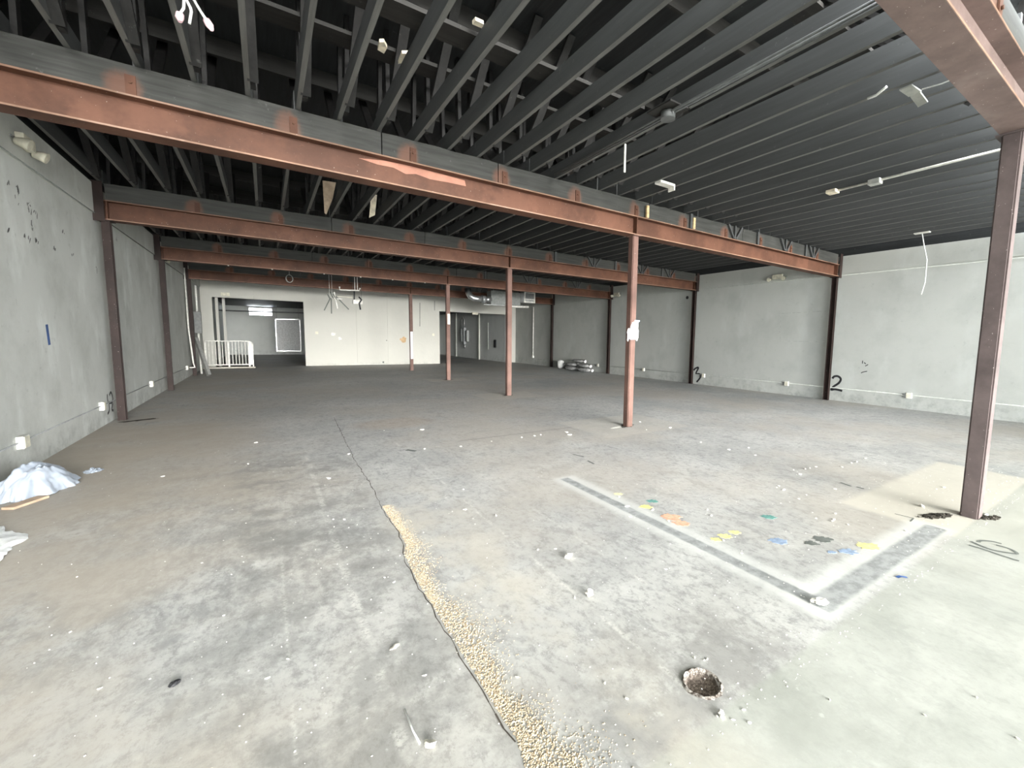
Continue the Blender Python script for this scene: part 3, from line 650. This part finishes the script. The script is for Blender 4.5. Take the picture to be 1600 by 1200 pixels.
# ---------------------------------------------------------------- conduits, outlets, emergency lights
def conduit(pts, r, mat, label): return tag(MB().tube(pts, r, 8).build('conduit', mat), label, 'conduit')
conduit([(XL+.012, 3.2, .325), (XL+.012, 21, .325)], .009, M_GREYM, 'thin conduit running low along the stained concrete wall')
conduit([(XR-.013, -2, .335), (XR-.013, 21, .335)], .011, M_CONDUIT, 'thin conduit running low along the white wall')
conduit([(XL+.028, 3.2, 3.305), (XL+.028, 20, 3.305)], .007, M_CHALKY, 'thin dark cable under the tie beam of the stained wall')
conduit([(XR-.034, -2, 3.262), (XR-.034, 20, 3.262)], .008, M_CONDUIT, 'thin cable under the tie beam of the white wall')
def outlet(x, y, s, label, sc_=1.):
    r = empty('outlet_box', (x, y, 0)); tag(r, label, 'outlet', 'outlet boxes along the walls')
    g = MB().box((0, -.055*sc_, .26), (s*.055, .055*sc_, .39)); g.bevel(.006); g.build('box', M_WHITE, r)
    MB().box((s*.055, -.045*sc_, .27), (s*.06, .045*sc_, .38)).build('cover', M_CREAM, r)
    for z in (.295, .34):
        MB().tube([(s*.03, .055*sc_, z), (s*.03, .12, z)], .014, 8).build('connector', M_GREYM, r)
outlet(XL, 6.9, 1, 'white outlet box low on the stained wall beside the plastic bag', 1.3)
outlet(XL, 9.62, 1, 'white outlet box low on the stained wall by the scrawled digits')
outlet(XL, 13.2, 1, 'white outlet box low on the stained wall between two posts')
outlet(XL, 18.6, 1, 'white outlet box low on the stained wall before the corner post')
for y, lb in ((3.813, 'under the pen marks'), (6.77, 'between the two black numbers'), (9.72, 'beside the black number three'), (12.66, 'behind the notice post'), (15.6, 'beside the sandbags')):
    outlet(XR, y, -1, 'white outlet box low on the white wall ' + lb)
def emergency(x, y, z, s, label):
    r = empty('emergency_light', (x, y, z)); tag(r, label, 'emergency light')
    g = MB().box((0, -.15, -.06), (s*.07, .15, .07)); g.bevel(.012); g.build('housing', M_CREAM, r)
    for yy in (-.22, .22):
        g = MB().tube([(s*.02, yy, -.05), (s*.09, yy, -.06), (s*.13, yy, -.075)], [.035, .055, .06], 12); g.build('lamp_head', M_CREAM, r)
    MB().box((0, -.26, -.02), (s*.015, .26, .0)).build('bracket', M_GREYM, r)
emergency(XL+.022, 7.62, 3.52, 1, 'cream twin-head emergency light high on the stained wall')
emergency(XL+.022, 15.6, 3.4, 1, 'cream emergency light high on the stained wall behind a beam')
emergency(XR-.025, 7.24, 3.40, -1, 'twin-head emergency light high on the white wall above the covered panel')
emergency(XR-.025, 14.4, 3.40, -1, 'twin-head emergency light high on the white wall above the sandbags')

# ---------------------------------------------------------------- notices on the post
r = empty('paper_notice', (XC, 5.535, 0)); tag(r, 'white paper notices with tape wrapped on the brown steel post', 'notice')
def sheet(name, pts, mat, dy): 
    P = [at(u, v, 1, 5.535)-Vector((XC, 5.535, 0)) for u, v in pts]
    return MB().prism([(p.x, -dy, p.z) for p in P], (0, -.002, 0)).build(name, mat, r)
z6 = lambda L: [(950+x/20, 480+y/20) for x, y in L]
sheet('notice_sheet', z6([(760, 470), (940, 430), (930, 700), (690, 640)]), M_PAPER, .003)
sheet('notice_sheet', z6([(620, 660), (900, 680), (950, 720), (930, 960), (890, 1070), (850, 980), (640, 970), (620, 1070), (590, 1040), (600, 850), (585, 780)]), M_PAPER, .007)
sheet('tape', z6([(820, 400), (990, 415), (960, 465), (830, 455)]), plain('light_blue_tape', (.45, .58, .70), .6), .010)
sheet('tape', z6([(640, 965), (850, 965), (850, 1010), (690, 1015)]), plain('pale_blue_tape', (.55, .64, .82), .6), .011)

# ---------------------------------------------------------------- railing in front of the opening
r = empty('railing', (0, 23.15, 0)); tag(r, 'white tubular metal railing in front of the opening', 'railing')
rx0, rx1 = -2.02, -.47
MB().box((rx0, -.02, 1.10), (rx1-.1, .02, 1.14)).build('top_rail', M_WHITE, r)
MB().box((rx0, -.02, .12), (rx1, .02, .16)).build('bottom_rail', M_WHITE, r)
for x in (rx0, -1.28, -.60): MB().box((x-.03, -.025, .0), (x+.03, .025, 1.1)).build('rail_post', M_WHITE, r)
MB().bar((rx1-.1, 0, 1.12), (rx1, 0, 1.03), .04, .04).build('top_rail', M_WHITE, r)
MB().box((rx1-.02, -.02, 0), (rx1+.02, .02, 1.05)).build('rail_post', M_WHITE, r)
MB().box((-.57, -.006, .16), (rx1-.02, .006, 1.1)).build('end_panel', M_WHITE, r)
for k in range(13):
    x = rx0+.11+k*.108
    if abs(x+1.28) > .05 and x < -.66: MB().box((x-.01, -.01, .16), (x+.01, .01, 1.1)).build('baluster', M_WHITE, r)
tag(MB().box((-2.1, 22.95, 0), (-.4, 23.3, .05)).build('floor_curb', M_STONE), 'low concrete curb under the white railing', 'curb')
# corner clutter by the last left post
tag(MB().bar((-1.62, 19.15, .03), (-1.95, 19.75, 1.25), .09, .12).build('leaning_plank', plain('grey_plank', (.20, .20, .19), .8)), 'grey plank leaning in the corner beside the white railing', 'plank')
conduit([(-2.08, 19.25, 3.55), (-2.07, 19.2, 1.6), (-2.0, 19.15, .45), (-1.97, 19.15, .3), (-2.1, 19.1, .3)], .022, M_WHITE, 'bent white conduit running down the corner wall post')
r = empty('electrical_panel', (-1.88, 19.8, 1.45)); tag(r, 'grey electrical box hung beside the corner wall post', 'electrical box')
g = MB().box((-.1, -.06, -.02), (.1, .06, .72)); g.bevel(.02); g.build('box', plain('dark_grey_box', (.16, .165, .16), .6), r)
MB().tube([(0, 0, .72), (0, 0, 1.6)], .03, 8).build('conduit', M_WHITE, r)
MB().tube([(0, 0, -.02), (.01, 0, -1.42)], .03, 8).build('conduit', M_WHITE, r)
# small box above the opening and one above the right opening
for (u0, v0, u1, v1, lb) in ((345, 457, 359, 463, 'small white light box above the opening with the railing'), (737, 488, 746, 492, 'small white light box above the opening near the duct')):
    a, b_ = at(u0, v0, 1, YB), at(u1, v1, 1, YB); g = MB().box((a.x, YB-.12, b_.z), (b_.x, YB-.005, a.z)); g.bevel(.01)
    o = g.build('light_box', M_CREAM); tag(o, lb, 'light')
# rear-room things
A, B = at(431, 499, 1, 33), at(470, 548, 1, 33)
r = empty('framed_panel', (A.x, 33, B.z)); tag(r, 'hanging grey panel with bright metal edges in the rear room', 'panel')
wd, hh = B.x-A.x, A.z-B.z
MB().box((0, 0, 0), (wd, .03, hh)).build('sheet', plain('smoky_sheet', (.62, .63, .63), .6), r)
for (x0, z0, x1, z1) in ((-.04, 0, .0, hh), (wd, 0, wd+.04, hh), (-.04, -.04, wd+.04, 0), (-.04, hh, wd+.04, hh+.04)):
    MB().box((x0, -.02, z0), (x1, .035, z1)).build('edge_strip', M_GALV, r)
for x in (.05, wd-.05): MB().tube([(x, .01, hh), (x, .01, ZD-B.z)], .008, 5).build('hanger', M_GREYM, r)
conduit([(XL, 30, 2.62), (4.5, 30, 2.72)], .035, M_CONDK, 'dark pipe spanning the rear room below its window')
for u, lb in ((340, 'outer'), (351, 'inner')):
    p = at(u, 500, 1, YB+.6+(.9 if lb == 'inner' else 0)); MB()
    o = MB().box((p.x-.05, p.y-.05, 0), (p.x+.05, p.y+.05, ZD)).build('rear_stud', M_BWALL); tag(o, 'pale vertical stud just inside the railing opening, ' + lb + ' one', 'stud')
p = at(727, 515, 0, 11.75)
def rw(u, v): return at(u, v, 0, 11.74)
r = empty('switchgear', (11.74, rw(727, 520).y, 0)); tag(r, 'grey electrical switchgear with looping pipes on the rear room wall', 'electrical box')
y0 = rw(727, 520).y; z0, z1 = rw(727, 540).z, rw(727, 512).z
for k, (dy, a, b_) in enumerate(((0, z0+.1, z1), (-.55, z0+.3, z1-.2), (.5, z0+.3, z1-.1))):
    g = MB().box((-.16, dy-.16, a), (0, dy+.16, b_)); g.bevel(.015); g.build('box', M_GREYM, r)
MB().tube([(-.08, 0, z1), (-.08, 0, z1+.55), (-.08, .25, z1+.75), (-.08, .5, z1+.6), (-.08, .5, z1-.1)], .03, 8).build('pipe', M_GALV, r)
MB().tube([(-.08, -.1, z0+.1), (-.08, -.1, z0-.2)], .05, 8).build('pipe', M_GALV, r)
for u, w_, m_ in ((713, .12, M_CONDUIT), (749, .10, M_BWALL)):
    y = rw(u, 530).y; o = MB().box((11.66, y-w_, 0), (11.745, y+w_, 3.6)).build('wall_pilaster', m_); tag(o, 'pale vertical strip on the rear room wall ' + ('left of' if u < 720 else 'right of') + ' the switchgear', 'pilaster')
y = rw(763, 530).y; conduit([(11.72, y, .7), (11.72, y, 2.4)], .025, M_CONDUIT, 'thin vertical pipe on the rear room wall right of the switchgear')
y = rw(774, 538).y; o = MB().box((11.70, y-.12, rw(774, 543).z), (11.745, y+.12, rw(774, 531).z)).build('dark_recess', M_BLACK); tag(o, 'small dark switch plate on the rear room wall', 'switch')
# vertical conduit on right wall near the back
y = at(834, 520, 0, XR).y; conduit([(XR-.04, y, .5), (XR-.04, y, 3.2)], .03, M_WHITE, 'white vertical conduit on the white wall near the back opening')
g = MB().box((XR-.09, y-.07, .38), (XR-.002, y+.07, .5)); g.bevel(.01); tag(g.build('junction_box', M_WHITE), 'white box at the foot of the vertical conduit', 'junction box')

# ---------------------------------------------------------------- duct and register
YD = 18.3
r = empty('air_duct', (8.2, YD, 3.25)); tag(r, 'silver air duct with elbow and white register under the beams', 'air duct')
g = MB().box((0, -.2, -.32), (1.45, .25, .28)); g.build('trunk', M_DUCTWRAP, r)
g = MB().box((1.45, -.22, -.12), (1.62, .22, .30)); g.build('collar', M_GALV, r)
el = [(-.95, .1, .28), (-.95, .02, .12), (-.90, -.05, -.02), (-.78, -.1, -.10), (-.6, -.12, -.12), (-.42, -.12, -.12)]
MB().tube(el, .13, 14).build('elbow', M_GALV, r)
MB().tube([(-.42, -.12, -.12), (-.25, -.12, -.12)], .17, 14).build('flange_ring', M_GREYM, r)
MB().tube([(-.25, -.12, -.12), (.02, -.12, -.1)], .13, 14).build('stub', M_GALV, r)
MB().box((-.35, -.2, -.36), (1.5, -.1, -.32)).build('hanger_rail', M_GALV, r)
for x in (.2, 1.2): MB().tube([(x, 0, .28), (x, 0, .56)], .008, 5).build('hanger', M_GREYM, r)
rg = MB()
x0, x1, z0, z1 = 1.62, 2.20, -.14, .36
for (a, b_) in (((x0, z0), (x0+.06, z1)), ((x1-.06, z0), (x1, z1)), ((x0+.06, z0), (x1-.06, z0+.06)), ((x0+.06, z1-.06), (x1-.06, z1)), ((x0+.06, .0), (x1-.06, .04))):
    rg.box((a[0], -.26, a[1]), (b_[0], -.2, b_[1]))
rgo = rg.build('register_frame', M_WHITE, r)
MB().box((x0, -.2, z0), (x1, .2, z1)).build('register_box', M_GALV, r)
for k in range(7): MB().bar((x0+.06, -.215, .07+k*.034), (x1-.06, -.215, .07+k*.034), .006, .03, (0, -.6, 1)).build('louvre', M_GREYM, rgo)
r = empty('white_pipe', (8.95, YD-.33, 2.88)); tag(r, 'short thick white pipe with a valve hung below the duct', 'pipe')
MB().tube([(0, 0, 0), (1.05, 0, .03)], .05, 8).build('pipe', M_WHITE, r)
g = MB().box((-.1, -.1, -.14), (.15, .08, .1)); g.bevel(.03); g.build('valve', M_WHITE, r)
for x in (8.87, 9.668): MB().tube([(max(.02, x-8.95), .0, .03), (x-8.95+.15, .0, ZT-2.88)], .006, 5).build('hanger_wire', M_GREYM, r)

# ---------------------------------------------------------------- hanging clutter
def q18(u, v): return at(u, v, 1, YD)
r = empty('hanging_conduit', q18(562, 454)); o_ = Vector(r.location); tag(r, 'white L-shaped conduit hanging under the beams', 'conduit')
R_ = lambda u, v, dz=0: q18(u, v)-o_+Vector((0, 0, dz))
MB().tube([R_(530.5, 448), R_(531, 453), R_(546, 453.5), R_(561, 454), R_(562.5, 450)], .026, 8).build('pipe', M_WHITE, r)
top = Vector((0, 0, ZT-o_.z))
for u in (558.5, 554.5): 
    p_ = R_(u, 453); MB().tube([p_, Vector((p_.x, 0, top.z))], .016, 6).build('rod', M_WHITE, r)
r = empty('fluorescent_strips', q18(518, 466)); o_ = Vector(r.location); tag(r, 'burst of dangling dark and white strips hanging by wires', 'hanging strips')
R_ = lambda u, v, dz=0: q18(u, v)-o_+Vector((0, 0, dz))
for a, b_, mt in (((516, 466), (506.5, 485), M_CHALKY), ((517.5, 466), (518, 490), M_CHALKY), ((525, 463), (545, 483.5), M_CHALKY), ((522, 456), (527.5, 482), M_WHITE), ((516, 456), (521, 467), M_CHALKY), ((512, 460), (516, 467), M_CHALKY), ((518, 466), (535, 467.5), M_WHITE), ((520, 459), (526, 468), M_CHALKY)):
    MB().bar(R_(*a), R_(*b_), .035, .02, (0, 1, 0)).build('strip', mt, r)
for u in (515, 519):
    p_ = R_(u, 462); MB().tube([p_, Vector((p_.x, 0, ZT-o_.z))], .005, 5).build('wire', M_WIRE, r)
q18 = lambda u, v: at(u, v, 1, YD+.35)
r = empty('hanging_fixture', q18(558, 472)); o_ = Vector(r.location); tag(r, 'white fixture with a black cable dangling beside the strips', 'light fixture')
R_ = lambda u, v, dz=0: q18(u, v)-o_+Vector((0, 0, dz))
a, b_ = R_(551, 475), R_(566, 469)
g = MB().box((a.x, -.09, a.z), (b_.x, .09, b_.z)); g.bevel(.03); g.build('housing', M_WHITE, r)
MB().tube([R_(560, 464)+Vector((0, -.1, 0)), R_(564, 469)+Vector((0, -.12, 0)), R_(560.5, 474)+Vector((0, -.12, 0)), R_(562.5, 484)+Vector((0, -.1, 0))], .028, 8).build('cable', M_BLACK, r)
MB().tube([R_(553.5, 454), R_(553.5, 461), R_(553.5, 471)], .02, 6).build('cable', M_BLACK, r)
for u in (552, 565):
    p_ = R_(u, 471); MB().tube([p_, Vector((p_.x, 0, ZT-o_.z))], .005, 5).build('wire', M_CHALKY, r)
MB().bar(R_(527, 463), R_(551, 465), .02, .02).build('arm', M_CREAM, r)
p = at(462, 436, 1, YD); p.x = min(JX, key=lambda x: abs(x-p.x)); g = MB()
for k in range(3): g.tube([(p.x+.09*(1+.1*k)*math.cos(a), YD+.03*k, p.z+.13*math.sin(a)) for a in [i*2*math.pi/16 for i in range(17)]], .008, 5)
g.tube([(p.x, YD, p.z+.12), (p.x, YD, ZT)], .006, 5)
tag(g.build('cable_coil', M_CONDUIT), 'coil of grey cable hanging between the last two beams', 'cable')

# ---------------------------------------------------------------- sandbags by the white wall
def sack(c, L, W, H, rz, mat, label, seed):
    from mathutils import noise as mn
    r = empty('sandbag', c); tag(r, label, 'sandbag', 'sandbags against the white wall'); r.rotation_euler.z = rz
    bm = bmesh.new(); bmesh.ops.create_icosphere(bm, subdivisions=3, radius=1)
    for v in bm.verts:
        x, y, z = v.co; f = lambda t_, p_: math.copysign(abs(t_)**p_, t_)
        n = 1+.12*mn.noise(v.co*2+Vector((seed, 0, 0)))
        v.co = (f(x, .6)*L/2*n, f(y, .6)*W/2*n, f(z, .7)*H/2*n+H/2)
        v.co.z = max(0, v.co.z)
    for f_ in bm.faces: f_.smooth = True
    me = bpy.data.meshes.new('sack'); bm.to_mesh(me); bm.free(); me.materials.append(mat); link('sack', me, r)
    g = MB().tube([(0, -W*.42, H*.5), (0, -W*.54, H*.45), (0, -W*.58, H*.42)], [.09, .05, .07], 8); g.build('tied_end', M_BAGWHITE, r)
S = 11.98
sack((S, 16.1, 0), .52, .84, .18, .04, M_BAGCLOTH, 'grey sandbag at the bottom of the pile, front end', 1)
sack((S+.02, 17.19, 0), .52, .84, .18, -.04, M_BAGCLOTH, 'grey sandbag at the bottom of the pile, back end', 2)
sack((S+.03, 16.2, .19), .46, .74, .16, .03, M_BAGCLOTH, 'grey sandbag in the second layer of the pile, front end', 3)
sack((S+.03, 17.15, .19), .46, .7, .16, .05, M_BAGCLOTH, 'grey sandbag in the second layer of the pile, back end', 4)
sack((S+.05, 16.7, .395), .44, .85, .14, 0, M_BAGCLOTH, 'grey sandbag lying on top of the pile', 5)
sack((S+.05, 18.25, 0), .3, .3, .42, .4, M_BAGWHITE, 'white knotted sack standing beyond the sandbag pile', 6)

# ---------------------------------------------------------------- things hung from the ceiling
def zc(u, v, z=ZT): return at(u, v, 2, z)
r = empty('hanging_wires', zc(297, -30)); o_ = Vector(r.location); tag(r, 'white electrical wires with pink wire nuts dangling from the joists', 'wires')
dep = (o_-CP).dot(CF)
def atd(u, v):
    d = ray(u, v); return CP+d*(dep/d.dot(CF))-o_
for L in (([(292, -30), (287.5, 0), (287, 13), (281.5, 21)]), ([(296, -30), (291.5, 0), (297.5, 12), (299, 18), (296, 37)]), ([(300, -30), (303, 0), (313, 17), (323, 32)])):
    MB().tube([atd(*p_) for p_ in L], .0085, 6).build('wire', M_WIRE, r)
for L in (([(281.5, 21), (280.5, 28), (281.5, 34)]), ([(323, 32), (327, 39), (331, 46.5)])):
    MB().tube([atd(*p_) for p_ in L], [.022, .024, .012], 8).build('wire_nut', M_PINK, r)
a = zc(800, 300); 
xj = 3.42
r = empty('joist_conduit', (xj, 1.2, ZT-.03)); tag(r, 'dark twin conduit with a junction box under the joists', 'conduit')
yb = 3.3
for dx in (-.02, .02): MB().tube([(dx, 0, 0), (dx, 4.2, 0)], .012, 6).build('pipe', M_CONDK, r)
g = MB().tube([(0, yb-1.2, .02), (0, yb-1.2, -.05)], .075, 14); g.build('junction_box', M_CONDK, r)
MB().box((-.14, yb-1.2-.16, .025), (.14, yb-1.2+.16, .04)).build('mounting_plate', M_PLANK, r)
r = empty('pale_conduit', (7.07, 1.3, ZT-.025)); tag(r, 'pale conduit with two fittings running along a joist toward the white wall', 'conduit')
MB().tube([(0, .05, 0), (.01, 2.1, 0)], .016, 6).build('pipe', M_WHITE, r)
g = MB().box((-.06, 1.45, -.05), (.06, 1.6, .02)); g.bevel(.01); g.build('fitting', M_CONDUIT, r)
g = MB().box((-.07, 2.02, -.03), (.07, 2.16, .02)); g.bevel(.01); g.build('fitting', M_INSUL, r)
p = zc(977, 225); tag(MB().box((p.x-.012, p.y-.006, ZT-.32), (p.x+.012, p.y+.006, ZT)).build('hanging_strip', M_WHITE), 'narrow white strip dangling straight down from a joist', 'strip')
p = zc(1040, 286); g = MB().box((p.x-.16, p.y-.06, ZT-.035), (p.x+.14, p.y+.06, ZT-.002)); g.box((p.x+.12, p.y-.06, ZT-.09), (p.x+.14, p.y+.06, ZT-.035)); tag(g.build('white_bracket', M_WHITE), 'white angled sheet fixed under the joists near the notice post', 'bracket')
p = zc(1427, 140); r = empty('old_fixture', (p.x, p.y, ZT)); tag(r, 'grey torn light fixture with a flap and loose wire under the joists', 'light fixture')
MB().bar((-.12, .02, -.01), (.05, 0, -.02), .10, .012).build('plate', M_CONDUIT, r)
MB().bar((.05, 0, -.02), (.14, -.04, -.10), .09, .012).build('flap', M_CONDUIT, r)
MB().tube([(.02, -.06, -.015), (.02, -.2, -.03), (.03, -.33, -.02), (.02, -.45, -.01)], .006, 5).build('wire', M_WIRE, r)
MB().tube([(-.25, .12, -.005), (-.2, .22, -.02), (-.17, .3, -.005)], .012, 6).build('loop', M_WIRE, r)
p = zc(1441, 363); r = empty('ceiling_socket', (p.x, p.y, ZT)); tag(r, 'small white ceiling fitting with a wire dangling in front of the white wall', 'light fitting')
MB().box((-.05, -.13, -.02), (.05, .13, -.001)).build('plate', M_WHITE, r)
MB().tube([(0, 0, -.02), (.03, -.04, -.25), (.08, -.10, -.55), (.1, -.1, -1.0), (.09, -.06, -1.25)], .009, 6).build('wire', M_WIRE, r)
# insulation scraps caught between joists (parts of the ceiling)
def scrap(px, z, mat, name='insulation_scrap'):
    P = [zc(u, v, z) for u, v in px]; MB().prism(P, (0, .004, .03)).build(name, mat, ceiling)['label'] = 'torn pale paper scrap'
scrap([(593, 66), (600, 66), (605, 75), (600, 84), (590, 78)], 4.02, M_INSUL)
scrap([(628, 84), (645, 84), (638, 97), (622, 100)], 4.02, M_INSUL)
scrap([(743, 32), (756, 38), (754, 45), (738, 38)], 4.02, M_INSUL)
def vscrap(px, y, mat):
    P = [at(u, v, 1, y) for u, v in px]; MB().prism(P, (0, .02, 0)).build('insulation_scrap', mat, ceiling)['label'] = 'torn tan paper hanging by a joist'
vscrap([(504, 282), (525, 285), (520, 310), (510, 335), (507, 333)], 9.3, plain('tan_paper', (.42, .33, .24), .85))
vscrap([(580, 302), (589, 305), (586, 336), (577, 340)], 9.3, M_INSUL)
